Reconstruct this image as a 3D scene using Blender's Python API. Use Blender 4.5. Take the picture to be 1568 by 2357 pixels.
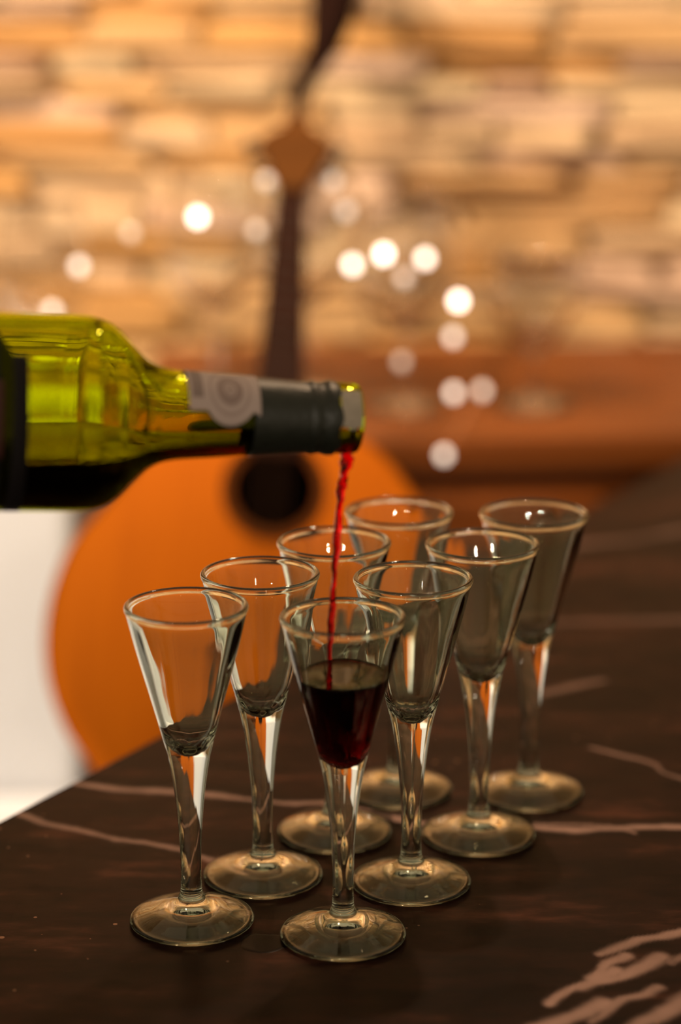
import bpy, bmesh, math, random
import numpy as np
from mathutils import Vector, Matrix

# ------------------------------------------------------------------ camera, world, lights, exposure
sc = bpy.context.scene
COL = sc.collection
for o in list(bpy.data.objects):
    bpy.data.objects.remove(o)

cam_d = bpy.data.cameras.new('camera')
cam = bpy.data.objects.new('camera', cam_d)
COL.objects.link(cam)
cam_d.sensor_fit = 'VERTICAL'
cam_d.sensor_height = 36.0
cam_d.sensor_width = 24.0
cam_d.lens = 85.0
cam_d.clip_start = 0.02
cam_d.clip_end = 50
cam_d.dof.use_dof = True
cam_d.dof.focus_distance = 1.062
cam_d.dof.aperture_fstop = 3.1
cam_d.dof.aperture_blades = 9
R_ = Vector((0.99999924, -0.00032053, -0.00119095))
U_ = Vector((0.00123333, 0.25988737, 0.96563815))
F_ = Vector((0.0, 0.96563888, -0.25988757))
M_ = Matrix(((R_.x, U_.x, -F_.x), (R_.y, U_.y, -F_.y), (R_.z, U_.z, -F_.z))).to_4x4()
cam.matrix_world = Matrix.Translation((0, 0, 0.45004)) @ M_
sc.camera = cam

world = bpy.data.worlds.new('world')
sc.world = world
world.use_nodes = True
bg = world.node_tree.nodes['Background']
bg.inputs[0].default_value = (1.0, 0.76, 0.45, 1)
bg.inputs[1].default_value = 0.33

def spot(name, loc, target, power, cone, radius, color, blend=0.6):
    d = bpy.data.lights.new(name, 'SPOT')
    d.energy = power
    d.spot_size = math.radians(cone)
    d.spot_blend = blend
    d.shadow_soft_size = radius
    d.color = color
    o = bpy.data.objects.new(name, d)
    COL.objects.link(o)
    o.location = loc
    o.rotation_euler = (Vector(target) - Vector(loc)).to_track_quat('-Z', 'Y').to_euler()
    return o

WARM = (1.0, 0.70, 0.45)
spot('wall_washer_left', (-0.48, 1.60, 1.20), (-0.12, 2.42, 0.0), 78, 66, 0.06, WARM, 0.7)
spot('wall_washer_right', (0.25, 1.62, 1.20), (0.12, 2.42, 0.16), 25, 62, 0.06, WARM, 0.8)
spot('ceiling_spot_front', (-0.40, 0.85, 1.55), (-0.14, 2.40, 0.0), 138, 52, 0.08, (1.0, 0.72, 0.46), 0.9)
spot('ceiling_spot_bench', (-1.00, 1.15, 0.80), (-0.33, 1.95, -0.35), 26, 34, 0.06, (1.0, 0.92, 0.88), 0.7)
spot('room_lamp_left', (-0.95, -1.20, 0.78), (0.0, 1.1, 0.1), 24, 60, 0.028, (1.0, 0.85, 0.68), 0.5)
spot('room_lamp_right', (0.55, -1.50, 0.86), (0.0, 1.1, 0.1), 24, 60, 0.028, (1.0, 0.85, 0.68), 0.5)
spot('ceiling_spot_table', (0.28, 2.0, 1.50), (0.04, 1.42, 0.0), 105, 46, 0.035, (1.0, 0.66, 0.40), 0.9)

sc.view_settings.view_transform = 'Standard'
sc.view_settings.look = 'None'
sc.view_settings.exposure = 0.0
sc.view_settings.gamma = 1.0
sc.view_settings.use_curve_mapping = False
cy = sc.cycles
cy.max_bounces = 14
cy.diffuse_bounces = 2
cy.glossy_bounces = 6
cy.transmission_bounces = 14
cy.transparent_max_bounces = 8
cy.sample_clamp_indirect = 20
cy.blur_glossy = 0.6
cy.use_denoising = True
cy.use_adaptive_sampling = True
cy.adaptive_threshold = 0.04
cy.adaptive_min_samples = 24

# ------------------------------------------------------------------ helpers
rng = random.Random(7)

def mat(name):
    m = bpy.data.materials.new(name)
    m.use_nodes = True
    nt = m.node_tree
    b = nt.nodes['Principled BSDF']
    return m, nt, b

def simple(name, color, rough=0.5, spec=0.5, noise=0.0, scale=40, metal=0.0, bump=0.0):
    m, nt, b = mat(name)
    b.inputs['Roughness'].default_value = rough
    b.inputs['Specular IOR Level'].default_value = spec
    b.inputs['Metallic'].default_value = metal
    tc = nt.nodes.new('ShaderNodeTexCoord')
    nz = nt.nodes.new('ShaderNodeTexNoise')
    nz.inputs['Scale'].default_value = scale
    nz.inputs['Detail'].default_value = 5
    nt.links.new(tc.outputs['Object'], nz.inputs['Vector'])
    mx = nt.nodes.new('ShaderNodeMix'); mx.data_type = 'RGBA'
    mx.inputs[6].default_value = (*[c * (1 - noise) for c in color], 1)
    mx.inputs[7].default_value = (*[min(1, c * (1 + noise)) for c in color], 1)
    nt.links.new(nz.outputs['Fac'], mx.inputs[0])
    nt.links.new(mx.outputs[2], b.inputs['Base Color'])
    if bump:
        bp = nt.nodes.new('ShaderNodeBump')
        bp.inputs['Strength'].default_value = bump
        bp.inputs['Distance'].default_value = 0.002
        nt.links.new(nz.outputs['Fac'], bp.inputs['Height'])
        nt.links.new(bp.outputs[0], b.inputs['Normal'])
    return m

def glass(name, color, ior=1.5, rough=0.0, absorb=None, density=0):
    m = bpy.data.materials.new(name)
    m.use_nodes = True
    nt = m.node_tree
    nt.nodes.clear()
    out = nt.nodes.new('ShaderNodeOutputMaterial')
    g = nt.nodes.new('ShaderNodeBsdfGlass')
    g.inputs['Color'].default_value = (*color, 1)
    g.inputs['Roughness'].default_value = rough
    g.inputs['IOR'].default_value = ior
    nt.links.new(g.outputs[0], out.inputs['Surface'])
    if absorb:
        v = nt.nodes.new('ShaderNodeVolumeAbsorption')
        v.inputs['Color'].default_value = (*absorb, 1)
        v.inputs['Density'].default_value = density
        nt.links.new(v.outputs[0], out.inputs['Volume'])
    return m

def obj(name, verts, faces, m, parent=None, smooth=False, normals=None, mesh=None):
    if mesh is None:
        mesh = bpy.data.meshes.new(name)
        mesh.from_pydata([tuple(v) for v in verts], [], [tuple(f) for f in faces])
        if smooth:
            mesh.polygons.foreach_set('use_smooth', [True] * len(mesh.polygons))
        if normals is not None:
            mesh.normals_split_custom_set_from_vertices([tuple(n) for n in normals])
        if m is not None:
            mesh.materials.append(m)
        mesh.update()
    o = bpy.data.objects.new(name, mesh)
    COL.objects.link(o)
    if parent is not None:
        o.parent = parent
    return o

def empty(name, loc=(0, 0, 0)):
    o = bpy.data.objects.new(name, None)
    o.empty_display_size = 0.02
    COL.objects.link(o)
    o.location = loc
    return o

def tag(o, label=None, cat=None, group=None, kind=None):
    if label: o['label'] = label
    if cat: o['category'] = cat
    if group: o['group'] = group
    if kind: o['kind'] = kind
    return o

def copy_tree(o, parent=None):
    c = o.copy()
    COL.objects.link(c)
    c.parent = parent
    for ch in o.children:
        copy_tree(ch, c)
    return c

def catmull(pts, n):
    """dense points along a Catmull-Rom curve through pts"""
    pts = [np.array(p, float) for p in pts]
    P = [2 * pts[0] - pts[1]] + pts + [2 * pts[-1] - pts[-2]]
    out = []
    for i in range(1, len(P) - 2):
        for k in range(n):
            t = k / n
            a, b, c, d = P[i - 1], P[i], P[i + 1], P[i + 2]
            out.append(0.5 * (2 * b + (c - a) * t + (2 * a - 5 * b + 4 * c - d) * t * t + (3 * b - a - 3 * c + d) * t ** 3))
    out.append(pts[-1])
    return np.array(out)

def lathe(prof, seg=64, smooth_normals=True):
    """prof: list of (r, z). Returns verts, faces, normals. Ends with r<1e-6 close to a point."""
    prof = np.array(prof, float)
    n = len(prof)
    tan = np.zeros_like(prof)
    tan[1:-1] = prof[2:] - prof[:-2]
    tan[0] = prof[1] - prof[0]
    tan[-1] = prof[-1] - prof[-2]
    nr = np.stack([tan[:, 1], -tan[:, 0]], -1)
    nr /= np.linalg.norm(nr, axis=1)[:, None] + 1e-12
    verts, norms, idx = [], [], []
    for i, (r, z) in enumerate(prof):
        if r < 1e-6:
            idx.append([len(verts)])
            verts.append((0, 0, z)); norms.append((0, 0, 1 if nr[i, 1] > 0 else -1))
        else:
            row = []
            for k in range(seg):
                a = 2 * math.pi * k / seg
                row.append(len(verts))
                verts.append((r * math.cos(a), r * math.sin(a), z))
                norms.append((nr[i, 0] * math.cos(a), nr[i, 0] * math.sin(a), nr[i, 1]))
            idx.append(row)
    faces = []
    for i in range(n - 1):
        A, B = idx[i], idx[i + 1]
        for k in range(seg):
            k2 = (k + 1) % seg
            if len(A) == 1 and len(B) == 1:
                continue
            if len(A) == 1:
                faces.append((A[0], B[k2], B[k]))
            elif len(B) == 1:
                faces.append((A[k], A[k2], B[0]))
            else:
                faces.append((A[k], A[k2], B[k2], B[k]))
    return verts, faces, norms

def tube(pts, rad, seg=10, cap=True):
    pts = [Vector(p) for p in pts]
    n = len(pts)
    if not hasattr(rad, '__len__'):
        rad = [rad] * n
    verts, faces = [], []
    up = Vector((0, 0, 1))
    t0 = (pts[1] - pts[0]).normalized()
    if abs(t0.dot(up)) > 0.95:
        up = Vector((0, 1, 0))
    x = t0.cross(up).normalized()
    for i in range(n):
        t = (pts[min(i + 1, n - 1)] - pts[max(i - 1, 0)]).normalized()
        x = (x - t * x.dot(t)).normalized()
        y = t.cross(x)
        for k in range(seg):
            a = 2 * math.pi * k / seg
            verts.append(pts[i] + (x * math.cos(a) + y * math.sin(a)) * rad[i])
    for i in range(n - 1):
        for k in range(seg):
            k2 = (k + 1) % seg
            faces.append((i * seg + k, i * seg + k2, (i + 1) * seg + k2, (i + 1) * seg + k))
    if cap:
        faces.append(tuple(reversed(range(seg))))
        faces.append(tuple(range((n - 1) * seg, n * seg)))
    return verts, faces

def box_mesh(x0, x1, y0, y1, z0, z1, bevel=0.0, seg=2):
    bm = bmesh.new()
    bmesh.ops.create_cube(bm, size=1.0)
    for v in bm.verts:
        v.co = Vector((x0 if v.co.x < 0 else x1, y0 if v.co.y < 0 else y1, z0 if v.co.z < 0 else z1))
    if bevel:
        bmesh.ops.bevel(bm, geom=bm.edges[:], offset=bevel, segments=seg, affect='EDGES', profile=0.6)
    return bm

def bm_obj(name, bm, m, parent=None, smooth=False):
    me = bpy.data.meshes.new(name)
    bm.to_mesh(me); bm.free()
    if smooth:
        me.polygons.foreach_set('use_smooth', [True] * len(me.polygons))
    me.materials.append(m)
    o = bpy.data.objects.new(name, me)
    COL.objects.link(o)
    if parent is not None:
        o.parent = parent
    return o

# ------------------------------------------------------------------ materials
M_floor = simple('floor_brown_tile', (0.12, 0.06, 0.035), 0.5, noise=0.3, scale=6)
M_mortar = simple('lime_mortar', (0.46, 0.28, 0.14), 0.95, 0.1, noise=0.4, scale=30, bump=0.4)
M_plaster = simple('white_plaster', (0.70, 0.735, 0.79), 0.85, 0.2, noise=0.04, scale=12, bump=0.15)
STONES = []
for i, c in enumerate([(0.62, 0.40, 0.20), (0.68, 0.50, 0.32), (0.54, 0.31, 0.12), (0.64, 0.47, 0.36), (0.72, 0.56, 0.36),
                       (0.50, 0.28, 0.11), (0.60, 0.42, 0.26)]):
    STONES.append(simple('wall_stone_%d' % i, c, 0.9, 0.15, noise=0.35, scale=22, bump=0.5))

def wood(name, c0, c1, rough, scale=(3, 40, 40), coat=0.0, rot=(0, 0, 0), spec=0.5):
    m, nt, b = mat(name)
    tc = nt.nodes.new('ShaderNodeTexCoord')
    mp = nt.nodes.new('ShaderNodeMapping')
    mp.inputs['Scale'].default_value = scale
    mp.inputs['Rotation'].default_value = rot
    nz = nt.nodes.new('ShaderNodeTexNoise')
    nz.inputs['Scale'].default_value = 2.0
    nz.inputs['Detail'].default_value = 6
    nz.inputs['Distortion'].default_value = 0.4
    cr = nt.nodes.new('ShaderNodeValToRGB')
    cr.color_ramp.elements[0].color = (*c0, 1); cr.color_ramp.elements[0].position = 0.3
    cr.color_ramp.elements[1].color = (*c1, 1); cr.color_ramp.elements[1].position = 0.7
    nt.links.new(tc.outputs['Object'], mp.inputs[0]); nt.links.new(mp.outputs[0], nz.inputs['Vector'])
    nt.links.new(nz.outputs['Fac'], cr.inputs[0]); nt.links.new(cr.outputs[0], b.inputs['Base Color'])
    b.inputs['Roughness'].default_value = rough
    b.inputs['Specular IOR Level'].default_value = spec
    b.inputs['Coat Weight'].default_value = coat
    b.inputs['Coat Roughness'].default_value = 0.15
    return m

M_side = wood('sideboard_wood', (0.135, 0.036, 0.006), (0.20, 0.058, 0.010), 0.40, spec=0.22)
M_orange = wood('orange_spruce', (0.36, 0.086, 0.001), (0.41, 0.102, 0.0012), 0.6, (60, 3, 10), spec=0.05)
M_gside = wood('guitar_side_wood', (0.04, 0.012, 0.004), (0.06, 0.018, 0.005), 0.5, spec=0.2)
M_inner = simple('dark_inner_wood', (0.008, 0.004, 0.003), 0.9, 0.05)
M_head = wood('headstock_wood', (0.060, 0.022, 0.0045), (0.085, 0.031, 0.006), 0.8, spec=0.05)
M_ebony = wood('dark_fingerboard', (0.018, 0.006, 0.004), (0.026, 0.009, 0.006), 0.9, spec=0.05)
M_rosette = simple('rosette_inlay', (0.07, 0.020, 0.004), 0.9, 0.05, noise=0.5, scale=200)
M_leather = simple('dark_leather', (0.010, 0.003, 0.002), 0.8, 0.06, noise=0.3, scale=80)
M_dwood = wood('dark_table_wood', (0.03, 0.014, 0.008), (0.05, 0.022, 0.012), 0.4)
M_bronze = simple('dull_bronze_string', (0.06, 0.03, 0.015), 0.7, 0.1)
M_steel = simple('steel_string', (0.5, 0.45, 0.4), 0.3, metal=1.0)
M_peg = simple('black_peg', (0.02, 0.015, 0.012), 0.5)
M_glass = glass('clear_green_tinted_glass', (0.975, 0.99, 0.95), 1.48)
M_wglass = glass('thin_clear_glass', (0.97, 0.97, 0.97), 1.45)
M_green = glass('green_bottle_glass', (0.80, 0.86, 0.07), 1.5)
M_wine = glass('red_wine', (1, 1, 1), 1.34, 0.0, (0.93, 0.02, 0.03), 2600)
M_stream = glass('poured_red_wine', (1.0, 0.93, 0.93), 1.34, 0.0, (0.962, 0.03, 0.02), 1800)
M_foil = simple('black_green_foil', (0.013, 0.015, 0.011), 0.42, 0.5, noise=0.4, scale=300, bump=0.15)
M_label = simple('black_paper_label', (0.010, 0.008, 0.009), 0.7, 0.15, noise=0.2, scale=60)
M_red = simple('red_label_stripe', (0.05, 0.006, 0.006), 0.7)
M_lip_patch = simple('grey_lip_patch', (0.36, 0.31, 0.26), 0.8, 0.2, noise=0.3, scale=250)
M_copper = simple('copper_wire', (0.6, 0.3, 0.15), 0.35, metal=1.0)

def seal_material():
    m, nt, b = mat('printed_paper_seal')
    uv = nt.nodes.new('ShaderNodeUVMap'); uv.uv_map = 'UVMap'
    ln = nt.nodes.new('ShaderNodeVectorMath'); ln.operation = 'LENGTH'
    nt.links.new(uv.outputs[0], ln.inputs[0])
    cr = nt.nodes.new('ShaderNodeValToRGB')
    e = cr.color_ramp.elements
    pale = (0.43, 0.335, 0.32, 1); dark = (0.22, 0.15, 0.14, 1); mid = (0.33, 0.245, 0.23, 1)
    e[0].position = 0.0; e[0].color = mid
    e[1].position = 0.16; e[1].color = mid
    for p, c in [(0.20, pale), (0.24, dark), (0.30, dark), (0.34, mid), (0.40, dark), (0.46, mid), (0.52, pale), (0.62, pale), (0.66, mid), (0.72, mid), (0.76, pale), (1.0, pale)]:
        x = e.new(p); x.color = c
    nt.links.new(ln.outputs['Value'], cr.inputs[0])
    # square panel of dense print at the end of the strip
    sx = nt.nodes.new('ShaderNodeSeparateXYZ'); nt.links.new(uv.outputs[0], sx.inputs[0])
    lt = nt.nodes.new('ShaderNodeMath'); lt.operation = 'LESS_THAN'; lt.inputs[1].default_value = -0.93
    gt = nt.nodes.new('ShaderNodeMath'); gt.operation = 'GREATER_THAN'; gt.inputs[1].default_value = -1.32
    gy = nt.nodes.new('ShaderNodeMath'); gy.operation = 'GREATER_THAN'; gy.inputs[1].default_value = -0.28
    nt.links.new(sx.outputs[0], lt.inputs[0]); nt.links.new(sx.outputs[0], gt.inputs[0]); nt.links.new(sx.outputs[1], gy.inputs[0])
    mu = nt.nodes.new('ShaderNodeMath'); mu.operation = 'MULTIPLY'
    nt.links.new(lt.outputs[0], mu.inputs[0]); nt.links.new(gt.outputs[0], mu.inputs[1])
    mu2 = nt.nodes.new('ShaderNodeMath'); mu2.operation = 'MULTIPLY'
    nt.links.new(mu.outputs[0], mu2.inputs[0]); nt.links.new(gy.outputs[0], mu2.inputs[1])
    mx = nt.nodes.new('ShaderNodeMix'); mx.data_type = 'RGBA'
    mx.inputs[7].default_value = (0.22, 0.16, 0.15, 1)
    nt.links.new(mu2.outputs[0], mx.inputs[0]); nt.links.new(cr.outputs[0], mx.inputs[6])
    nt.links.new(mx.outputs[2], b.inputs['Base Color'])
    b.inputs['Roughness'].default_value = 0.7
    return m
M_seal = seal_material()

def marble_material():
    m, nt, b = mat('dark_brown_marble')
    L = nt.links.new
    tc = nt.nodes.new('ShaderNodeTexCoord')
    n1 = nt.nodes.new('ShaderNodeTexNoise'); n1.inputs['Scale'].default_value = 26; n1.inputs['Detail'].default_value = 8; n1.inputs['Roughness'].default_value = 0.62
    mp = nt.nodes.new('ShaderNodeMapping'); mp.inputs['Scale'].default_value = (0.55, 1.6, 1); mp.inputs['Rotation'].default_value = (0, 0, 0.25)
    L(tc.outputs['Object'], mp.inputs[0]); L(mp.outputs[0], n1.inputs['Vector'])
    cr = nt.nodes.new('ShaderNodeValToRGB')
    e = cr.color_ramp.elements
    e[0].position = 0.40; e[0].color = (0.0045, 0.0016, 0.0013, 1)
    e[1].position = 0.74; e[1].color = (0.072, 0.0245, 0.0145, 1)
    x = e.new(0.56); x.color = (0.0155, 0.0052, 0.0034, 1)
    L(n1.outputs['Fac'], cr.inputs[0])
    at = nt.nodes.new('ShaderNodeAttribute'); at.attribute_name = 'vein'
    mx = nt.nodes.new('ShaderNodeMix'); mx.data_type = 'RGBA'
    mx.inputs[7].default_value = (0.40, 0.25, 0.21, 1)
    L(at.outputs['Fac'], mx.inputs[0]); L(cr.outputs[0], mx.inputs[6])
    # dust specks
    vo = nt.nodes.new('ShaderNodeTexVoronoi'); vo.inputs['Scale'].default_value = 95
    L(tc.outputs['Object'], vo.inputs['Vector'])
    n2 = nt.nodes.new('ShaderNodeTexNoise'); n2.inputs['Scale'].default_value = 14
    L(tc.outputs['Object'], n2.inputs['Vector'])
    ma = nt.nodes.new('ShaderNodeMapRange'); ma.inputs[1].default_value = 0.45; ma.inputs[2].default_value = 0.7; ma.inputs[3].default_value = 0.0; ma.inputs[4].default_value = 0.13
    L(n2.outputs['Fac'], ma.inputs[0])
    lt = nt.nodes.new('ShaderNodeMath'); lt.operation = 'LESS_THAN'
    L(vo.outputs['Distance'], lt.inputs[0]); L(ma.outputs[0], lt.inputs[1])
    mx2 = nt.nodes.new('ShaderNodeMix'); mx2.data_type = 'RGBA'
    mx2.inputs[7].default_value = (0.36, 0.19, 0.12, 1)
    sc_ = nt.nodes.new('ShaderNodeMath'); sc_.operation = 'MULTIPLY'; sc_.inputs[1].default_value = 0.6
    L(lt.outputs[0], sc_.inputs[0])
    L(sc_.outputs[0], mx2.inputs[0]); L(mx.outputs[2], mx2.inputs[6]); L(mx2.outputs[2], b.inputs['Base Color'])
    n3 = nt.nodes.new('ShaderNodeTexNoise'); n3.inputs['Scale'].default_value = 60; n3.inputs['Detail'].default_value = 6
    L(tc.outputs['Object'], n3.inputs['Vector'])
    mr = nt.nodes.new('ShaderNodeMapRange'); mr.inputs[3].default_value = 0.24; mr.inputs[4].default_value = 0.42
    L(n3.outputs['Fac'], mr.inputs[0]); L(mr.outputs[0], b.inputs['Roughness'])
    b.inputs['Specular IOR Level'].default_value = 0.04
    bp = nt.nodes.new('ShaderNodeBump'); bp.inputs['Strength'].default_value = 0.12; bp.inputs['Distance'].default_value = 0.0006
    L(n3.outputs['Fac'], bp.inputs['Height']); L(bp.outputs[0], b.inputs['Normal'])
    return m
M_marble = marble_material()

# ------------------------------------------------------------------ room
FLOOR = -0.75
WALLY = 2.42
bm = box_mesh(-2.2, 2.2, -1.2, WALLY + 0.2, FLOOR - 0.05, FLOOR)
tag(bm_obj('floor', bm, M_floor), 'dark brown floor under the tables', 'floor', kind='structure')
bm = box_mesh(-2.2, 2.2, WALLY, WALLY + 0.2, FLOOR, 1.75)
wall = bm_obj('wall_back', bm, M_mortar)
tag(wall, 'warm lit rough stone wall behind everything', 'wall', kind='structure')

# stones: shared rough block meshes, one object each
stone_meshes = []
for k in range(14):
    bm = box_mesh(-0.5, 0.5, -0.5, 0.5, -0.5, 0.5)
    r2 = random.Random(100 + k)
    for v in bm.verts:
        v.co.x += r2.uniform(-0.05, 0.05); v.co.z += r2.uniform(-0.14, 0.14); v.co.y += r2.uniform(-0.2, 0.2)
    bmesh.ops.bevel(bm, geom=bm.edges[:], offset=0.13, segments=1, affect='EDGES')
    for v in bm.verts:
        v.co.y += r2.uniform(-0.08, 0.08)
    me = bpy.data.meshes.new('stone')
    bm.to_mesh(me); bm.free()
    stone_meshes.append(me)
mesh_by = {}
def stone_mesh(k, mi):
    if (k, mi) not in mesh_by:
        me = stone_meshes[k].copy(); me.materials.append(STONES[mi]); mesh_by[(k, mi)] = me
    return mesh_by[(k, mi)]
sv, sf, smi = [], [], []
z = FLOOR
n_st = 0
sr = random.Random(21)
cands = []
while z < 1.7:
    h = sr.uniform(0.013, 0.034)
    x = -2.1 + sr.uniform(0, 0.1)
    while x < 2.1:
        L_ = sr.uniform(0.06, 0.20)
        cands.append((x, L_, z, h, sr.randrange(14), sr.choice([0, 0, 1, 1, 2, 3, 4, 4, 5, 6]), sr.uniform(0.035, 0.065), sr.uniform(-0.03, 0.03)))
        x += L_ + sr.uniform(0.002, 0.006)
    z += h + sr.uniform(0.001, 0.005)
cands.sort(key=lambda c: (abs(c[0] + c[1] / 2) / 0.62) ** 2 + ((c[2] - 0.14) / 0.33) ** 2)
for i, (x, L_, z, h, k, mi, dp, rt) in enumerate(cands):
    me = stone_mesh(k, mi)
    if i < 295:
        o = obj('stone', None, None, None, wall, mesh=me)
        o.location = (x + L_ / 2, WALLY - dp * 0.18, z + h / 2)
        o.scale = (L_, dp, h)
        o.rotation_euler = (0, rt, 0)
    else:
        b0 = len(sv)
        for v in me.vertices:
            sv.append((x + L_ / 2 + v.co.x * L_, WALLY - dp * 0.18 + v.co.y * dp, z + h / 2 + v.co.z * h))
        for p in me.polygons:
            sf.append(tuple(b0 + q for q in p.vertices)); smi.append(mi)
rest = obj('outer_stones', sv, sf, None, wall)
for m_ in STONES: rest.data.materials.append(m_)
rest.data.polygons.foreach_set('material_index', smi)
tag(rest, kind='stuff')

# white plastered bench: seat ledge with a raised back block on the left
pb = empty('plaster_bench', (-0.6, 1.95, FLOOR))
tag(pb, 'white plastered masonry bench left of and under the orange guitar', 'bench')
def rel(o, e):
    o.location = -e.location
    return o
bm = box_mesh(-1.60, 0.02, 1.60, 1.868, FLOOR, -0.292, 0.012, 3); rel(bm_obj('seat_ledge', bm, M_plaster, pb, True), pb)
bm = box_mesh(-1.60, -0.215, 1.872, 2.35, FLOOR, -0.030, 0.015, 3); rel(bm_obj('raised_back', bm, M_plaster, pb, True), pb)

# ------------------------------------------------------------------ main table
T_O = Vector((-0.165, 1.094, 0)); T_e = Vector((0.5063, 0.8624, 0)); T_n = Vector((0.8624, -0.5063, 0))
table = empty('marble_table', T_O + T_e * 0.1 + T_n * 0.35 + Vector((0, 0, FLOOR)))
tag(table, 'dark brown marble topped table with pale pinkish veins under the shot glasses', 'table')
U0, U1, V1 = -0.62, 0.865, 0.72
us = np.concatenate([np.linspace(U0, -0.26, 12)[:-1], np.arange(-0.26, 0.45, 0.0015), np.linspace(0.45, U1, 180)])
vs = np.concatenate([np.arange(0, 0.40, 0.0015), np.linspace(0.40, V1, 30)])
UU, VV = np.meshgrid(us, vs, indexing='ij')
veins = [  # polyline in table coordinates (u, v), half width, strength
 ([(.013,-.002),(.009,.019),(.010,.042),(.010,.060),(.015,.074),(.016,.095),(.012,.118),(.010,.135)], .0021, .62),
 ([(.058,-.005),(.065,.025),(.075,.050),(.084,.086),(.092,.111),(.102,.125),(.101,.148),(.101,.175),(.113,.202),(.125,.227),(.132,.246),(.148,.268),(.160,.288),(.19,.36)], .0026, .70),
 ([(.129,.225),(.144,.256),(.142,.271)], .0012, .5),
 ([(.297,.142),(.318,.154),(.340,.165)], .0035, .35),
 ([(.236,.205),(.234,.233),(.231,.245),(.223,.252),(.221,.262),(.205,.30)], .0018, .5),
 ([(-.041,.3125),(-.034,.3135),(-.026,.3150),(-.015,.3200),(-.003,.3195),(.006,.3185),(.017,.3225)], .0026, .95),
 ([(-.022,.3185),(-.015,.3205),(-.005,.3270),(.007,.3320),(.022,.3360)], .0034, .95),
 ([(-.012,.3200),(-.004,.3225),(.001,.3245)], .0044, .95),
 ([(.012,.3125),(.022,.3160),(.033,.3210),(.050,.3340),(.07,.345)], .0024, .80),
 ([(-.062,.3210),(-.050,.3260),(-.040,.3290),(-.031,.3325)], .0050, .90),
 ([(-.047,.3360),(-.033,.3365),(-.022,.3375),(-.012,.3430),(-.004,.3450)], .0026, .75),
 ([(.020,.3420),(.034,.3470)], .0020, .6),
 ([(-.06,.345),(-.03,.356),(.0,.362)], .0040, .8),
 ([(.33,-.01),(.36,.05),(.42,.09),(.47,.16),(.56,.22)], .0030, .35),
 ([(.55,-.01),(.62,.06),(.70,.10),(.80,.20)], .0035, .35),
]
def vnoise(x, y, seed, n=5):
    r = np.random.RandomState(seed); s = 0
    for k in range(n):
        a = r.uniform(0, 6.28); fq = 30 * 1.9 ** k
        s = s + np.sin((x * math.cos(a) + y * math.sin(a)) * fq * 2 + r.uniform(0, 6.28) + 1.7 * np.sin((y * math.cos(a) - x * math.sin(a)) * fq + r.uniform(0, 6))) / 1.5 ** k
    return s / 2.2
mask = np.zeros_like(UU)
wu = UU + 0.0016 * vnoise(UU, VV, 3); wv = VV + 0.0016 * vnoise(UU, VV, 4)
wid = 1 + 0.38 * vnoise(UU, VV, 5)
for pl, hw, st in veins:
    d = np.full_like(UU, 9.0)
    for (a, b_), (c, d_) in zip(pl[:-1], pl[1:]):
        ex, ey = c - a, d_ - b_; l2 = ex * ex + ey * ey
        t = np.clip(((wu - a) * ex + (wv - b_) * ey) / l2, 0, 1)
        d = np.minimum(d, np.hypot(wu - a - t * ex, wv - b_ - t * ey))
    w = 1.35 * hw * np.clip(wid, 0.35, 2)
    s = np.clip(1.25 - d / w, 0, 1)
    mask = np.maximum(mask, st * s * s * (3 - 2 * s))
mask = np.clip(mask * (0.85 + 0.2 * vnoise(UU, VV, 8)), 0, 1)
nu, nv = len(us), len(vs)
tl = table.location
PX = T_O.x + UU * T_e.x + VV * T_n.x - tl.x
PY = T_O.y + UU * T_e.y + VV * T_n.y - tl.y
PZ = np.full_like(PX, -tl.z)
# rounded edge: drop the outermost samples a little
co = np.stack([PX, PY, PZ], -1).reshape(-1, 3)
ii = np.arange(nu * nv).reshape(nu, nv)
quads = np.stack([ii[:-1, :-1], ii[:-1, 1:], ii[1:, 1:], ii[1:, :-1]], -1).reshape(-1, 4)
quads = quads[:, ::-1]
# perimeter skirt: bevel ring, bottom ring
per = np.concatenate([ii[:, 0], ii[-1, 1:], ii[::-1, -1][1:], ii[0, ::-1][1:-1]])
pc = co[per]
ctr = pc.mean(0)
uv_p = np.stack([UU.reshape(-1)[per], VV.reshape(-1)[per]], -1)
outw = np.zeros((len(per), 3))
for k, (a, b_) in enumerate(uv_p):
    o_ = Vector((0, 0, 0))
    if b_ <= vs[0] + 1e-9: o_ -= T_n
    if b_ >= vs[-1] - 1e-9: o_ += T_n
    if a <= us[0] + 1e-9: o_ -= T_e
    if a >= us[-1] - 1e-9: o_ += T_e
    outw[k] = o_
rings = [per]
allco = [co]
base_n = len(co)
for off, dz in ((0.0012, -0.0005), (0.0026, -0.002), (0.003, -0.004), (0.003, -0.026), (0.001, -0.030), (-0.02, -0.030)):
    allco.append(pc + outw * off + np.array([0, 0, dz]))
    rings.append(np.arange(base_n, base_n + len(per))); base_n += len(per)
sk = []
for A, B in zip(rings[:-1], rings[1:]):
    sk.append(np.stack([A, np.roll(A, -1), np.roll(B, -1), B], -1))
sk = np.concatenate(sk)
co = np.concatenate(allco)
faces = np.concatenate([quads, sk])
me = bpy.data.meshes.new('table_top')
me.vertices.add(len(co)); me.vertices.foreach_set('co', co.astype(np.float32).ravel())
me.loops.add(len(faces) * 4); me.loops.foreach_set('vertex_index', faces.astype(np.int32).ravel())
me.polygons.add(len(faces)); me.polygons.foreach_set('loop_start', np.arange(0, len(faces) * 4, 4, dtype=np.int32))
me.update(calc_edges=True); me.validate()
at = me.attributes.new('vein', 'FLOAT', 'POINT')
vals = np.zeros(len(co), np.float32); vals[:nu * nv] = mask.reshape(-1)
for k in range(1, len(rings)): vals[rings[k]] = mask.reshape(-1)[per]
at.data.foreach_set('value', vals)
me.materials.append(M_marble)
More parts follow.
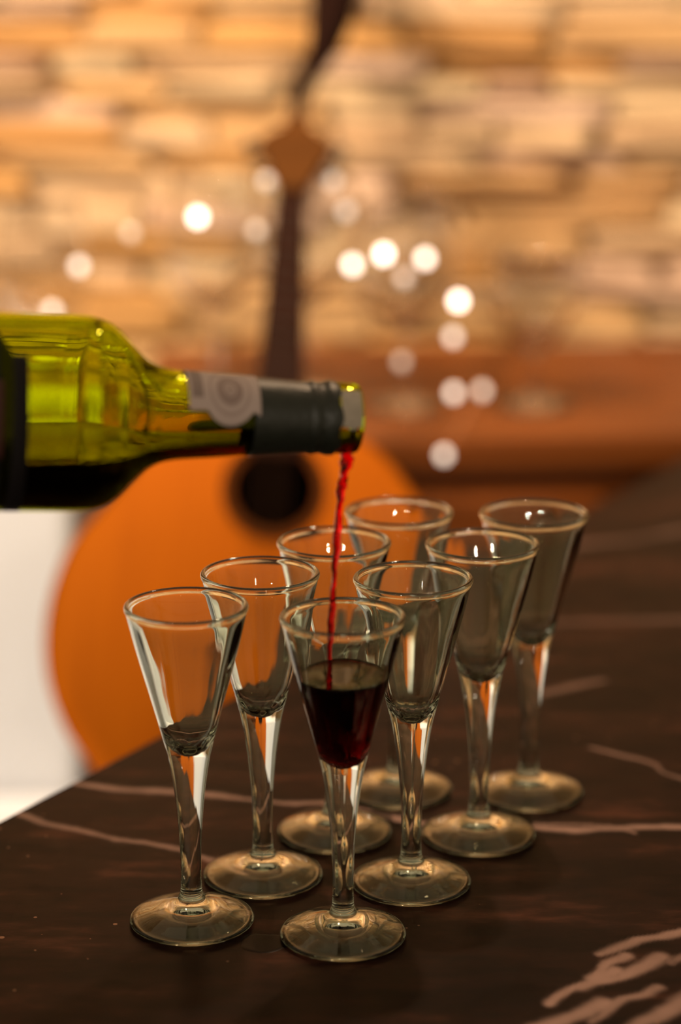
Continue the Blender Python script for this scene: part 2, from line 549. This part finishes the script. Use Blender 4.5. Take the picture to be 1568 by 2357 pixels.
top = bpy.data.objects.new('table_top', me); COL.objects.link(top); top.parent = table
for (u_, v_) in ((-0.55, 0.10), (0.72, 0.10), (-0.55, 0.62), (0.72, 0.62)):
    p = T_O + T_e * u_ + T_n * v_
    bm = box_mesh(-0.025, 0.025, -0.025, 0.025, FLOOR, -0.032, 0.004)
    bmesh.ops.rotate(bm, cent=(0, 0, 0), matrix=Matrix.Rotation(math.atan2(T_e.y, T_e.x), 3, 'Z'), verts=bm.verts)
    bmesh.ops.translate(bm, vec=p, verts=bm.verts)
    rel(bm_obj('leg', bm, M_dwood, table), table)

# ------------------------------------------------------------------ sideboard behind
sb = empty('sideboard', (-0.15, 1.885, FLOOR))
sb.rotation_euler = (0, 0, math.radians(3.5))
tag(sb, 'brown wooden sideboard behind the guitar carrying the wine glasses', 'sideboard')
bm = box_mesh(-0.004, 1.10, 0.0, 0.40, 0.722, 0.75, 0.004); bm_obj('sideboard_top', bm, M_side, sb)
bm = box_mesh(0.01, 1.08, 0.012, 0.39, 0.06, 0.721, 0.003); bm_obj('body', bm, M_side, sb)
for k in range(3):
    x0 = 0.02 + k * 0.355
    bm = box_mesh(x0, x0 + 0.345, -0.004, 0.0118, 0.09, 0.70, 0.004)
    d = bm_obj('door', bm, M_side, sb)
    v, f = tube([(x0 + 0.31, -0.02, 0.38), (x0 + 0.31, -0.02, 0.46)], 0.005, 10)
    obj('handle', v, f, M_steel, d, True)
bm = box_mesh(0.02, 1.07, 0.03, 0.38, 0.0, 0.0598, 0.002); bm_obj('plinth', bm, M_dwood, sb)

# ------------------------------------------------------------------ guitar
GS = 1.0494
g = empty('round_guitar')
ga = Vector((0.0653, 0.4685, 0.8811)).normalized()
gn = Vector((0, -0.8829, 0.4695))
gb = ga.cross(gn).normalized()
gn = gb.cross(ga).normalized()
g.matrix_world = Matrix.Translation((-0.0591, 1.70, -0.0976)) @ Matrix(((gb.x, ga.x, gn.x), (gb.y, ga.y, gn.y), (gb.z, ga.z, gn.z))).to_4x4()
tag(g, 'orange round-bodied wooden guitar with black sound hole and long dark neck', 'guitar')
half = [(-.165,0),(-.161,.035),(-.150,.064),(-.130,.089),(-.110,.105),(-.095,.1185),(-.079,.131),(-.0555,.1427),(-.031,.1495),(-.0035,.1515),(.025,.148),(.054,.1385),(.077,.122),(.107,.100),(.127,.083),(.1403,.067),(.153,.045),(.162,.022),(.165,0)]
hc = catmull(half, 6) * GS
outl = [(b_, a_) for a_, b_ in hc] + [(-b_, a_) for a_, b_ in hc[-2:0:-1]]
outl = np.array(outl)   # local (x=b, y=a), counter-clockwise
HC = np.array((0.003, 0.100 * GS)); HR = 0.030 * GS
NT = 120
ths = np.linspace(0, 2 * math.pi, NT, endpoint=False)
def ray_out(th):
    d = np.array((math.cos(th), math.sin(th))); best = 9
    for p, q in zip(outl, np.roll(outl, -1, 0)):
        e = q - p; den = d[0] * e[1] - d[1] * e[0]
        if abs(den) < 1e-12: continue
        w = p - HC
        t = (w[0] * e[1] - w[1] * e[0]) / den; s = (w[0] * d[1] - w[1] * d[0]) / den
        if t > 0 and -1e-9 <= s <= 1 + 1e-9: best = min(best, t)
    return best
Ro = np.array([ray_out(t) for t in ths])
rings_ = np.linspace(0, 1, 14)
tv, tf = [], []
def arch(x, y):
    rr = (x / (0.152 * GS)) ** 2 + ((y + 0.0) / (0.165 * GS)) ** 2
    return 0.014 * max(0, 1 - rr) ** 0.8
for rk in rings_:
    for k, t in enumerate(ths):
        rr = HR + (Ro[k] - HR) * rk
        x, y = HC[0] + rr * math.cos(t), HC[1] + rr * math.sin(t)
        tv.append((x, y, arch(x, y)))
for i in range(len(rings_) - 1):
    for k in range(NT):
        k2 = (k + 1) % NT
        tf.append((i * NT + k, i * NT + k2, (i + 1) * NT + k2, (i + 1) * NT + k)[::-1])
n0 = len(tv)
tv += [(x, y, z_ - 0.003) for x, y, z_ in tv[:n0]]
tf += [tuple(q + n0 for q in f[::-1]) for f in tf[:]]
for base, rev in ((0, False), ((len(rings_) - 1) * NT, True)):
    for k in range(NT):
        k2 = (k + 1) % NT
        f = (base + k, base + k2, n0 + base + k2, n0 + base + k)
        tf.append(f if rev else f[::-1])
obj('top_plate', tv, tf, M_orange, g, True)
edge = [(HC[0] + Ro[k] * math.cos(t), HC[1] + Ro[k] * math.sin(t)) for k, t in enumerate(ths)]
DEP = 0.055
v = [(x, y, -0.0005) for x, y in edge] + [(x * 1.0, y, -DEP) for x, y in edge]
f = [(k, k + NT, (k + 1) % NT + NT, (k + 1) % NT)[::-1] for k in range(NT)]
obj('side', v, f, M_gside, g, True)
v = [(x, y, -DEP) for x, y in edge] + [(x, y, -DEP - 0.003) for x, y in edge]
f = [tuple(range(NT)), tuple(reversed(range(NT, 2 * NT)))] + [(k, k + NT, (k + 1) % NT + NT, (k + 1) % NT)[::-1] for k in range(NT)]
obj('back_plate', v, f, M_inner, g)
v, f = [], []
for k, t in enumerate(ths):
    for rr, dz in ((HR - 0.0005, .0003), (HR + 0.008, .0004)):
        x, y = HC[0] + rr * math.cos(t), HC[1] + rr * math.sin(t); v.append((x, y, arch(x, y) + dz))
for k in range(NT):
    k2 = (k + 1) % NT; f.append((2 * k, 2 * k + 1, 2 * k2 + 1, 2 * k2))
obj('rosette', v, f, M_rosette, g, True)
# fingerboard + neck
def taper(name, y0, w0, y1, w1, z0, z1, m, shift0=0.0, shift1=0.0):
    v = [(-w0 + shift0, y0, z0), (w0 + shift0, y0, z0), (w1 + shift1, y1, z0), (-w1 + shift1, y1, z0),
         (-w0 + shift0, y0, z1), (w0 + shift0, y0, z1), (w1 + shift1, y1, z1), (-w1 + shift1, y1, z1)]
    f = [(0, 3, 2, 1), (4, 5, 6, 7), (0, 1, 5, 4), (1, 2, 6, 5), (2, 3, 7, 6), (3, 0, 4, 7)]
    o = obj(name, v, f, m, g)
    bmx = bmesh.new(); bmx.from_mesh(o.data); bmesh.ops.bevel(bmx, geom=bmx.edges[:], offset=0.0012, segments=2, affect='EDGES'); bmx.to_mesh(o.data); bmx.free()
    return o
taper('fingerboard', 0.122 * GS, 0.0190 * GS, 0.320 * GS, 0.0106 * GS, 0.0130, 0.0180, M_ebony, 0.003, 0.0)
taper('neck', 0.160 * GS, 0.0172 * GS, 0.324 * GS, 0.0098 * GS, -0.010, 0.0129, M_gside, 0.0025, 0.0)
taper('nut', 0.3205 * GS, 0.0106 * GS, 0.324 * GS, 0.0106 * GS, 0.0130, 0.0195, M_head)
hp = [(.3245,.0112),(.333,.0135),(.345,.0195),(.357,.0262),(.360,.0265),(.366,.0238),(.372,.0155),(.378,.0085),(.384,.0080)]
hcp = catmull(hp, 4) * GS
v, f = [], []
for a_, b_ in hcp:
    zf = 0.0160 - (a_ - .3245 * GS) * 0.18
    v += [(-b_, a_, zf), (b_, a_, zf), (b_, a_, zf - 0.014), (-b_, a_, zf - 0.014)]
for i in range(len(hcp) - 1):
    for k in range(4):
        k2 = (k + 1) % 4; f.append((4 * i + k, 4 * i + k2, 4 * i + 4 + k2, 4 * i + 4 + k))
f += [(3, 2, 1, 0), tuple(4 * (len(hcp) - 1) + q for q in range(4))]
hd = obj('headstock', v, f, M_head, g)
for sx in (-1, 1):
    for a_, w_ in ((.340, .017), (.351, .023), (.3615, .0275)):
        y = a_ * GS; x = sx * w_ * GS; zc = 0.0160 - (a_ - .3245) * GS * .18 - .007
        v, f = tube([(x - sx * .002, y, zc), (x + sx * .004, y, zc), (x + sx * .0045, y, zc), (x + sx * .009, y, zc), (x + sx * .0115, y, zc)], [.0015, .0015, .003, .0042, .002], 10)
        obj('tuning_peg', v, f, M_peg, hd, True)
for k in range(19):
    a_ = (0.320 - 0.186 * (1 - 2 ** (-(k + 1) / 12)) * 1.45) * GS
    if a_ < 0.128 * GS: break
    w_ = (0.0106 + (0.320 * GS - a_) / GS * 0.0424) * GS
    v, f = tube([(-w_ * .97 + .001, a_, .0181), (w_ * .97 + .001, a_, .0181)], 0.0005, 6)
    obj('fret', v, f, M_peg, g)
bm = box_mesh(-0.026, 0.026, -0.066, -0.058, 0.0090, 0.0190, 0.0015); bm_obj('bridge', bm, M_ebony, g)
for k in range(6):
    s = (k - 2.5) / 2.5
    v, f = tube([(s * 0.018, -0.062, 0.0192), (s * 0.0085, 0.3245 * GS, 0.0198)], 0.00022, 5)
    obj('string', v, f, M_bronze, g)

# leather strap from the headstock up to a hook on the wall
strap_left = [(-0.039, 1.905, 0.2518), (-0.0392, 1.915, 0.2559), (-0.0392, 1.935, 0.2637), (-0.038, 1.965, 0.2747), (-0.0327, 1.985, 0.2837), (-0.0283, 2.005, 0.2915), (-0.0256, 2.05, 0.3083), (-0.0252, 2.115, 0.3353), (-0.0233, 2.2, 0.376), (-0.0189, 2.3, 0.4272), (-0.0091, 2.372, 0.4662)]
strap_right = [(-0.0266, 1.917, 0.2505), (-0.0268, 1.927, 0.2546), (-0.0263, 1.947, 0.2626), (-0.0207, 1.977, 0.2736), (-0.0144, 1.997, 0.2827), (-0.007, 2.017, 0.2905), (0.0056, 2.062, 0.3074), (0.0166, 2.127, 0.3346), (0.0262, 2.212, 0.3755), (0.0293, 2.312, 0.427), (0.026, 2.384, 0.4663)]
Ls = catmull(strap_left, 4); Rs = catmull(strap_right, 4)
v, f = [], []
for a_, b_ in zip(Ls, Rs):
    th_ = np.array((0, 0.0035, 0.001))
    v += [tuple(a_), tuple(b_), tuple(b_ + th_), tuple(a_ + th_)]
for i in range(len(Ls) - 1):
    for k in range(4):
        k2 = (k + 1) % 4; f.append((4 * i + k, 4 * i + k2, 4 * i + 4 + k2, 4 * i + 4 + k))
f += [(3, 2, 1, 0), tuple(4 * (len(Ls) - 1) + q for q in range(4))]
tag(obj('leather_strap', v, f, M_leather, None, True), 'dark leather strap rising from the guitar headstock against the stone wall', 'strap')

# ------------------------------------------------------------------ wine glasses on the sideboard
def wine_glass(H, Rb, Rr):
    zf = H * 0.40
    outer = [(0, 0), (0.030, 0.0), (0.0335, 0.0008), (0.0340, 0.0016), (0.030, 0.0030), (0.012, 0.0070), (0.0048, 0.014), (0.0036, 0.03), (0.0034, zf * .8), (0.0042, zf * .94), (0.012, zf)]
    bowl_o = [(0.012, zf), (Rb * .62, zf + 0.013), (Rb * .93, zf + 0.034), (Rb, zf + 0.056), (Rb * .96, zf + 0.078), (Rr + .001, H - 0.004), (Rr + .0003, H - .0006), (Rr - 0.0002, H), (Rr - 0.0010, H - .0006)]
    bowl_i = [(Rr - 0.0010, H - 0.004), (Rb * .96 - .0013, zf + .078), (Rb - .0013, zf + .056), (Rb * .93 - .0014, zf + .035), (Rb * .62 - .001, zf + .0148), (0.010, zf + .0035), (0, zf + .0022)]
    a = catmull(outer, 4); b_ = catmull(bowl_o + bowl_i, 4)
    a[:, 0] = np.maximum(a[:, 0], 0); b_[:, 0] = np.maximum(b_[:, 0], 0)
    a[0, 0] = 0; b_[-1, 0] = 0
    return a, b_
WG = [((0.055, 2.015), 0.180, 0.042, 0.034, 'clear wine glass right of the guitar neck, nearest the wine stream'),
      ((-0.030, 2.060), 0.215, 0.045, 0.036, 'tall clear wine glass directly behind the guitar neck'),
      ((0.165, 2.02), 0.125, 0.036, 0.030, 'short clear wine glass furthest to the right on the sideboard'),
      ((-0.110, 2.075), 0.190, 0.042, 0.034, 'clear wine glass left of the guitar neck above the bottle')]
for (x, y), H, Rb, Rr, lb in WG:
    e = empty('wine_glass', (x, y, 0.0005))
    tag(e, lb, 'wine glass', 'wine glasses on the sideboard')
    a, b_ = wine_glass(H, Rb, Rr)
    v, f, n = lathe(a, 40); obj('stem_and_foot', v, f, M_wglass, e, True, n)
    v, f, n = lathe(b_, 40); obj('bowl', v, f, M_wglass, e, True, n)
e = empty('wine_glass', (-0.262, 2.10, -0.0298))
tag(e, 'clear wine glass on the white bench block behind the green bottle', 'wine glass')
a, b_ = wine_glass(0.195, 0.042, 0.035)
v, f, n = lathe(a, 40); obj('stem_and_foot', v, f, M_wglass, e, True, n)
v, f, n = lathe(b_, 40); obj('bowl', v, f, M_wglass, e, True, n)

# small glowing spheres added in place of glints on the wine glasses
sl = empty('glint_beads', (-0.117, 1.98, 0.168))
tag(sl, 'row of tiny glowing spheres standing in for glints on the wine glasses', 'glint spheres')
beads = [(-0.239,.090,.5),(-0.216,.127,.55),(-0.172,.155,.12),(-0.117,.168,1.3),(-0.069,.156,.16),(-0.060,.198,.22),(-0.006,.198,.22),(0.005,.172,.26),(0.010,.129,.95),(0.036,.137,1.35),(0.053,.117,.22),(0.070,.134,.85),(0.098,.098,1.25),(0.094,.067,.45),(0.051,.047,.12),(0.095,.020,.50),(0.119,.021,.30),(0.086,-.015,.45)]
def bead_mat(i, s):
    m = bpy.data.materials.new('bead_glow_%d' % i); m.use_nodes = True
    b = m.node_tree.nodes['Principled BSDF']
    b.inputs['Base Color'].default_value = (0.8, 0.75, 0.7, 1)
    b.inputs['Emission Color'].default_value = (1.0, 0.84, 0.70, 1)
    b.inputs['Emission Strength'].default_value = s
    m.cycles.emission_sampling = 'NONE'
    return m
wp = []
for i, (x, z_, s) in enumerate(beads):
    y = 1.90 + 0.004 * math.sin(i * 2.1); x *= 0.9596; z_ = 0.45 - (0.45 - z_) * 0.9596; s *= 0.8 if s > 0.7 else 0.6
    if z_ < 0.005: y, z_ = 1.872, -0.007
    wp.append((x + .117, y - 1.98, z_ - .168 + 0.0045))
    bm = bmesh.new(); bmesh.ops.create_uvsphere(bm, u_segments=14, v_segments=10, radius=0.0042)
    for vv in bm.verts: vv.co.z *= 1.12
    o = bm_obj('glint_bead', bm, bead_mat(i, s * 7.5), sl, True)
    o.location = (x + .117, y - 1.98, z_ - .168)
cw = catmull(wp, 8)
v, f = tube([tuple(p) for p in cw], 0.00035, 5)
obj('bead_wire', v, f, M_copper, sl, True)  # added thread linking the glint spheres

# ------------------------------------------------------------------ shot glasses
H = 0.1458
foot_o = [(0, 0.0050), (0.004, 0.0049), (0.009, 0.0044), (0.0145, 0.0032), (0.0195, 0.0016), (0.0232, 0.0004), (0.0252, 0.00002), (0.0267, 0.0005), (0.0273, 0.0013), (0.0272, 0.0022), (0.0262, 0.0029), (0.0225, 0.0043), (0.0165, 0.0066), (0.0110, 0.0087), (0.0076, 0.0102), (0.0060, 0.0114), (0.0056, 0.0125)]
stem_o = [(0.0056, 0.0125), (0.00495, 0.0140), (0.0047, 0.0160), (0.0045, 0.0200), (0.00447, 0.0251), (0.00474, 0.0355), (0.00529, 0.0459), (0.0065, 0.0594), (0.0080, 0.0705), (0.00938, 0.0785)]
bowl_o = [(0.00938, 0.0785), (0.01271, 0.0916), (0.0161, 0.1045), (0.01914, 0.1156), (0.0225, 0.1285), (0.0250, 0.1392), (0.02580, 0.1424), (0.02635, 0.1436), (0.02655, 0.1447), (0.02615, 0.1456), (0.0254, 0.14585), (0.0246, 0.1455), (0.02425, 0.1446)]
bowl_i = [(0.02435, 0.1435), (0.02420, 0.1422), (0.0230, 0.1375), (0.0203, 0.1280), (0.01665, 0.1157), (0.0137, 0.1045), (0.01175, 0.0965), (0.0104, 0.0915), (0.0086, 0.0870), (0.0062, 0.0832), (0.0034, 0.0806), (0.0013, 0.0795), (0, 0.0793)]
cf = catmull(foot_o, 5); cs = catmull(stem_o, 5); cb = catmull(bowl_o + bowl_i, 5)
cf[0, 0] = 0; cb[-1, 0] = 0
cf[:, 0] = np.maximum(cf[:, 0], 0); cb[:, 0] = np.maximum(cb[:, 0], 0)
whole = np.concatenate([cf, cs[1:], cb[1:]])
V_, F2_, N_ = lathe(whole, 96)
# hand-drawn glass: faint vertical striations in the surface direction
for q in range(len(N_)):
    x_, y_, z_ = V_[q]
    if z_ > 0.02 and x_ * x_ + y_ * y_ > 1e-8:
        t_ = math.atan2(y_, x_)
        k_ = (0.016 if z_ > 0.085 else 0.085) * (math.sin(5 * t_ + 0.7) + 0.7 * math.sin(11 * t_ + 2 + 14 * z_) + 0.5 * math.sin(19 * t_ + 4)) * (1.0 if z_ < 0.141 else 0.3)
        n_ = Vector(N_[q]) + Vector((-math.sin(t_), math.cos(t_), 0)) * k_
        N_[q] = tuple(n_.normalized())
def slice_prof(i0, i1):
    """piece of the lathe between profile rings i0..i1 keeping the continuous normals"""
    seg = 96
    start = lambda i: 0 if i == 0 else 1 + (i - 1) * seg
    cnt = lambda i: 1 if (i == 0 or i == len(whole) - 1) else seg
    ids = []
    for i in range(i0, i1 + 1):
        ids += list(range(start(i), start(i) + cnt(i)))
    mp = {q: k for k, q in enumerate(ids)}
    v = [V_[q] for q in ids]; n = [N_[q] for q in ids]
    f = [tuple(mp[q] for q in fc) for fc in F2_ if all(q in mp for q in fc)]
    return v, f, n
i1 = len(cf) - 1; i2 = i1 + len(cs) - 1; i3 = len(whole) - 1
sg0 = empty('shot_glass')
for nm, a, b_ in (('foot', 0, i1), ('stem', i1, i2), ('bowl', i2, i3)):
    v, f, n = slice_prof(a, b_)
    obj(nm, v, f, M_glass, sg0, True, n)
SG = [((-0.0655, 0.9798), 'empty clear V-shaped shot glass in front left corner, left of the wine-filled one'),
      ((-0.0357, 1.0282), 'empty clear shot glass second in the left row, behind the front left one'),
      ((-0.0030, 1.0792), 'empty clear shot glass third in the left row, directly behind the falling wine stream'),
      ((0.0285, 1.1341), 'empty clear shot glass at the far end of the left row'),
      ((0.0009, 0.9646), 'front shot glass half filled with red wine under the pouring stream'),
      ((0.0319, 1.0203), 'empty clear shot glass second in the right row, right behind the wine-filled one'),
      ((0.0657, 1.0757), 'empty clear shot glass third in the right row, between second and furthest right ones'),
      ((0.0937, 1.1305), 'empty clear shot glass at the far end of the right row, furthest right')]
for i, ((x, y), lb) in enumerate(SG):
    o = sg0 if i == 0 else copy_tree(sg0)
    o.location = (x, y, 0.00015)
    o.rotation_euler = (0, 0, i * 0.7)
    tag(o, lb, 'shot glass', 'shot glasses in two rows on the marble table')

# wine inside the front right glass
wx, wy = SG[4][0]
ip = np.array([(r, z_) for r, z_ in cb if True])
k_in = len(catmull(bowl_o, 5))
inner = [(r, z_) for r, z_ in cb[k_in - 1:]]
inner = sorted(inner, key=lambda q: q[1])
LVL = 0.1195
pr = [(0, inner[0][1] - .0002)]
for r, z_ in inner[1:]:
    if z_ < LVL - 0.0006: pr.append((r + 0.00022, z_))
rl = np.interp(LVL, [q[1] for q in inner], [q[0] for q in inner])
pr += [(rl + .00022, LVL), (rl - 0.0006, LVL - .0003), (rl - 0.002, LVL - 0.0006), (rl * .5, LVL - 0.0006), (0, LVL - 0.0006)]
v, f, n = lathe(pr, 80)
w = obj('red_wine', v, f, M_wine, None, True)
w.location = (wx, wy, 0.00015)
tag(w, 'dark red wine filling the lower part of the front right shot glass', 'wine')

# ------------------------------------------------------------------ bottle
LIP = Vector((0.00706, 0.952, 0.23294)); BD = Vector((0.972372, 0.222658, -0.070113)).normalized()
# local frame: z = from base to lip, y = 'up' side, x = towards camera
bz = BD
by = (Vector((0, 0, 1)) - bz * bz.z).normalized()
bx = by.cross(bz).normalized()
BM = Matrix(((bx.x, by.x, bz.x), (bx.y, by.y, bz.y), (bx.z, by.z, bz.z))).to_4x4()
bottle = empty('wine_bottle')
bottle.matrix_world = Matrix.Translation(LIP) @ BM
tag(bottle, 'green glass wine bottle held sideways, pouring red wine', 'bottle')
# s = distance back from the lip -> local z = -s
po = [(0.0, 0.0116), (0.0003, 0.0130), (0.0014, 0.0140), (0.004, 0.01430), (0.0088, 0.01430), (0.0100, 0.0142), (0.0214, 0.0140), (0.0418, 0.0156), (0.0471, 0.0159), (0.058, 0.0166), (0.070, 0.0174), (0.0755, 0.0180), (0.0804, 0.0190), (0.0842, 0.0206), (0.0874, 0.0228), (0.0926, 0.0280), (0.0960, 0.0315), (0.0994, 0.0344), (0.1029, 0.0365), (0.108, 0.0381), (0.114, 0.0386), (0.1200, 0.0387), (0.150, 0.0387), (0.20, 0.0387), (0.27, 0.0387), (0.280, 0.0375), (0.2845, 0.033), (0.285, 0.028), (0.279, 0.015), (0.273, 0)]
pi_ = [(0.0002, 0.0104), (0.0015, 0.0098), (0.010, 0.0095), (0.042, 0.0110), (0.070, 0.0137), (0.0804, 0.0154), (0.0874, 0.0192), (0.0926, 0.0246), (0.0994, 0.0313), (0.108, 0.0354), (0.118, 0.0361), (0.19, 0.0362), (0.266, 0.0360), (0.275, 0.033), (0.277, 0.024), (0.271, 0.012), (0.268, 0)]
co_ = catmull(po, 4); ci_ = catmull(pi_, 4)
prof = [(max(r, 0), -s) for s, r in co_[::-1]] + [(max(r, 0), -s) for s, r in ci_]
prof[0] = (0, prof[0][1]); prof[-1] = (0, prof[-1][1])
v, f, n = lathe(prof, 96)
obj('glass_body', v, f, M_green, bottle, True, n)

i_end = int(np.argmax(co_[:, 0]))
def outer_r(s):
    return float(np.interp(s, co_[:i_end, 0], co_[:i_end, 1]))
# foil capsule
cp = [(0.0098, 0.0144), (0.0100, 0.01465), (0.0108, 0.01495), (0.0133, 0.01510), (0.0148, 0.0147), (0.0160, 0.01435), (0.0175, 0.0144), (0.0190, 0.0148), (0.0203, 0.0149), (0.0216, 0.0144), (0.0228, 0.0144), (0.028, 0.0148), (0.0440, 0.0160), (0.0446, 0.0159), (0.0446, 0.0156)]
ca = catmull(cp, 3)
v, f, n = lathe([(r, -s) for s, r in ca[::-1]], 72)
r3 = random.Random(5)
v = [Vector(q) for q in v]
for q in v:   # crumpled cut edge
    if -q.z < 0.0107 or (0.0205 < -q.z < 0.0225):
        q.z += 0.0007 * math.sin(math.atan2(q.y, q.x) * 7) * (1 if -q.z < 0.0107 else .5) + r3.uniform(-.0001, .0001)
    if -q.z < 0.024:
        k = 1 + r3.uniform(-0.008, 0.014); q.x *= k; q.y *= k
obj('foil_capsule', v, f, M_foil, bottle, True)

def patch(name, s_list, lo, hi, m, off, nphi=28, uvf=None, parent=bottle):
    """sheet on the bottle surface; lo/hi(s) angles in degrees, 0 = towards camera, 90 = up"""
    v, f, uv = [], [], []
    for s in s_list:
        a0, a1 = lo(s), hi(s)
        for k in range(nphi + 1):
            a = math.radians(a0 + (a1 - a0) * k / nphi)
            r = outer_r(s) + off
            v.append((-r * math.cos(a), r * math.sin(a), -s))
            uv.append(uvf(s, a) if uvf else (0, 0))
    w = nphi + 1
    for i in range(len(s_list) - 1):
        for k in range(nphi):
            f.append((i * w + k, (i + 1) * w + k, (i + 1) * w + k + 1, i * w + k + 1))
    o = obj(name, v, f, m, parent, True)
    if uvf:
        ul = o.data.uv_layers.new(name='UVMap')
        for lp in o.data.loops: ul.data[lp.index].uv = uv[lp.vertex_index]
    sol = o.modifiers.new('thickness', 'SOLIDIFY'); sol.thickness = 0.00012; sol.offset = 1
    return o
# paper seal: strip with a round bulge  (u in px-like units around the emblem)
S0, S1 = 0.0430, 0.0718
SC = 0.0552          # emblem centre along s
RC = 0.0116; RP = 0.0150
PHC = math.radians(51)
def seal_uv(s, a): return ((SC - s) / RC, (a - PHC) * 0.0162 / RP)
def seal_lo(s):
    d = (s - SC) / RC
    base = 19.0 if d > 0 else 17.0
    if s < 0.0450: base = 12 + (s - S0) / 0.002 * 5
    if abs(d) < 1:
        return min(base, math.degrees(PHC - math.sqrt(1 - d * d) * RP / 0.0162))
    return base
patch('paper_seal', np.linspace(S0, S1, 48), seal_lo, lambda s: 112, M_seal, 0.00045, 30, seal_uv)
patch('lip_patch', np.linspace(0.0013, 0.0098, 10), lambda s: -5 + 3 * math.sin(s * 900), lambda s: 62, M_lip_patch, 0.0001, 14)  # plain grey patch over the upper front of the lip
lab = patch('label', np.linspace(0.1365, 0.262, 24), lambda s: -125, lambda s: 46 if s < 0.1435 else 66, M_label, 0.0001, 40)
patch('label_stripe', np.linspace(0.1460, 0.152, 3), lambda s: -15, lambda s: 30, M_red, 0.0003, 12, parent=lab)

# wine inside the bottle
bmw = bmesh.new()
wprof = [(max(r, 0) + (0.0002 if r > 0 else 0), -s) for s, r in ci_[2:]]
wprof = [(0, wprof[0][1])] + wprof
wprof[-1] = (0, wprof[-1][1])
v, f, n = lathe(wprof[::-1], 72)
bvs = [bmw.verts.new((Matrix.Translation(LIP) @ BM) @ Vector(q)) for q in v]
for fc in f:
    try: bmw.faces.new([bvs[q] for q in fc])
    except ValueError: pass
pA = LIP + Vector((0, 0, -0.0072)); pB = LIP - BD * 0.127; pB = Vector((pB.x, pB.y, 0.2305))
tdir = (pB - pA).normalized(); side = Vector((0, 0, 1)).cross(tdir).normalized(); nrm = tdir.cross(side).normalized()
if nrm.z < 0: nrm = -nrm
res = bmesh.ops.bisect_plane(bmw, geom=bmw.verts[:] + bmw.edges[:] + bmw.faces[:], plane_co=pA, plane_no=nrm, clear_outer=True)
ce = [q for q in res['geom_cut'] if isinstance(q, bmesh.types.BMEdge)]
bmesh.ops.contextual_create(bmw, geom=ce)
bmesh.ops.recalc_face_normals(bmw, faces=bmw.faces[:])
for fc in bmw.faces: fc.smooth = len(fc.verts) < 6
wb = bm_obj('bottled_wine', bmw, M_wine)
tag(wb, 'dark red wine lying along the lower side of the green bottle', 'wine')

# falling stream of wine
sp = [(0.0008, .9522, .2255), (0.0022, .9520, .2200), (0.0027, .9520, .2163), (0.0020, .9520, .2118), (0.0010, .9524, .2070), (0.0002, .9530, .2024), (-0.0006, .9534, .1930), (-0.0016, .9540, .1801), (-0.0026, .9550, .1655), (-0.0035, .9560, .1515), (-0.0043, .9572, .1370), (-0.0050, .9582, .1180)]
rr_ = [.0026, .0025, .0023, .0021, .0018, .0017, .00155, .00135, .00125, .00125, .00128, .0015]
sp = catmull(sp, 8); rr_ = catmull([(a_,) for a_ in rr_], 8)[:, 0]
v, f = [], []
SEG = 18
for i, (p, r0) in enumerate(zip(sp, rr_)):
    tw = i * 0.17
    wob = 0.00022 * math.sin(i * 0.9) + 0.00012 * math.sin(i * 2.3 + 1)
    for k in range(SEG):
        a = 2 * math.pi * k / SEG
        r1 = r0 * (1 + 0.26 * math.cos(2 * (a - tw)) + 0.07 * math.sin(3 * (a + tw * 1.7)))
        v.append((p[0] + wob + r1 * math.cos(a), p[1] + r1 * math.sin(a), p[2]))
n_ = len(sp)
for i in range(n_ - 1):
    for k in range(SEG):
        k2 = (k + 1) % SEG
        f.append((i * SEG + k, (i + 1) * SEG + k, (i + 1) * SEG + k2, i * SEG + k2))
f += [tuple(range(SEG)), tuple(reversed(range((n_ - 1) * SEG, n_ * SEG)))]
tag(obj('wine_stream', v, f, M_stream, None, True), 'thin red stream of wine falling from the bottle lip into the glass', 'wine stream')

# small wine spill between the two front glasses
v, f = [], []
KS = 56
cx_, cy_ = -0.0325, 0.9580
for ring, zz in ((1.0, 0.00002), (0.97, 0.00010), (0.8, 0.00013), (0.4, 0.00013)):
    for k in range(KS):
        a = 2 * math.pi * k / KS
        r_ = 1 + 0.10 * math.sin(3 * a + 1) + 0.05 * math.sin(5 * a + 2)
        v.append((cx_ + 0.0120 * r_ * ring * math.cos(a), cy_ + 0.0095 * r_ * ring * math.sin(a), zz))
for i in range(3):
    for k in range(KS):
        k2 = (k + 1) % KS
        f.append((i * KS + k, i * KS + k2, (i + 1) * KS + k2, (i + 1) * KS + k))
f.append(tuple(range(3 * KS, 4 * KS)))
M_spill = simple('spilled_wine', (0.003, 0.0008, 0.0008), 0.30, 0.06)
tag(obj('wine_spill', v, f, M_spill, None, True), 'small dark wine puddle on the table between the two front glasses', 'spill')
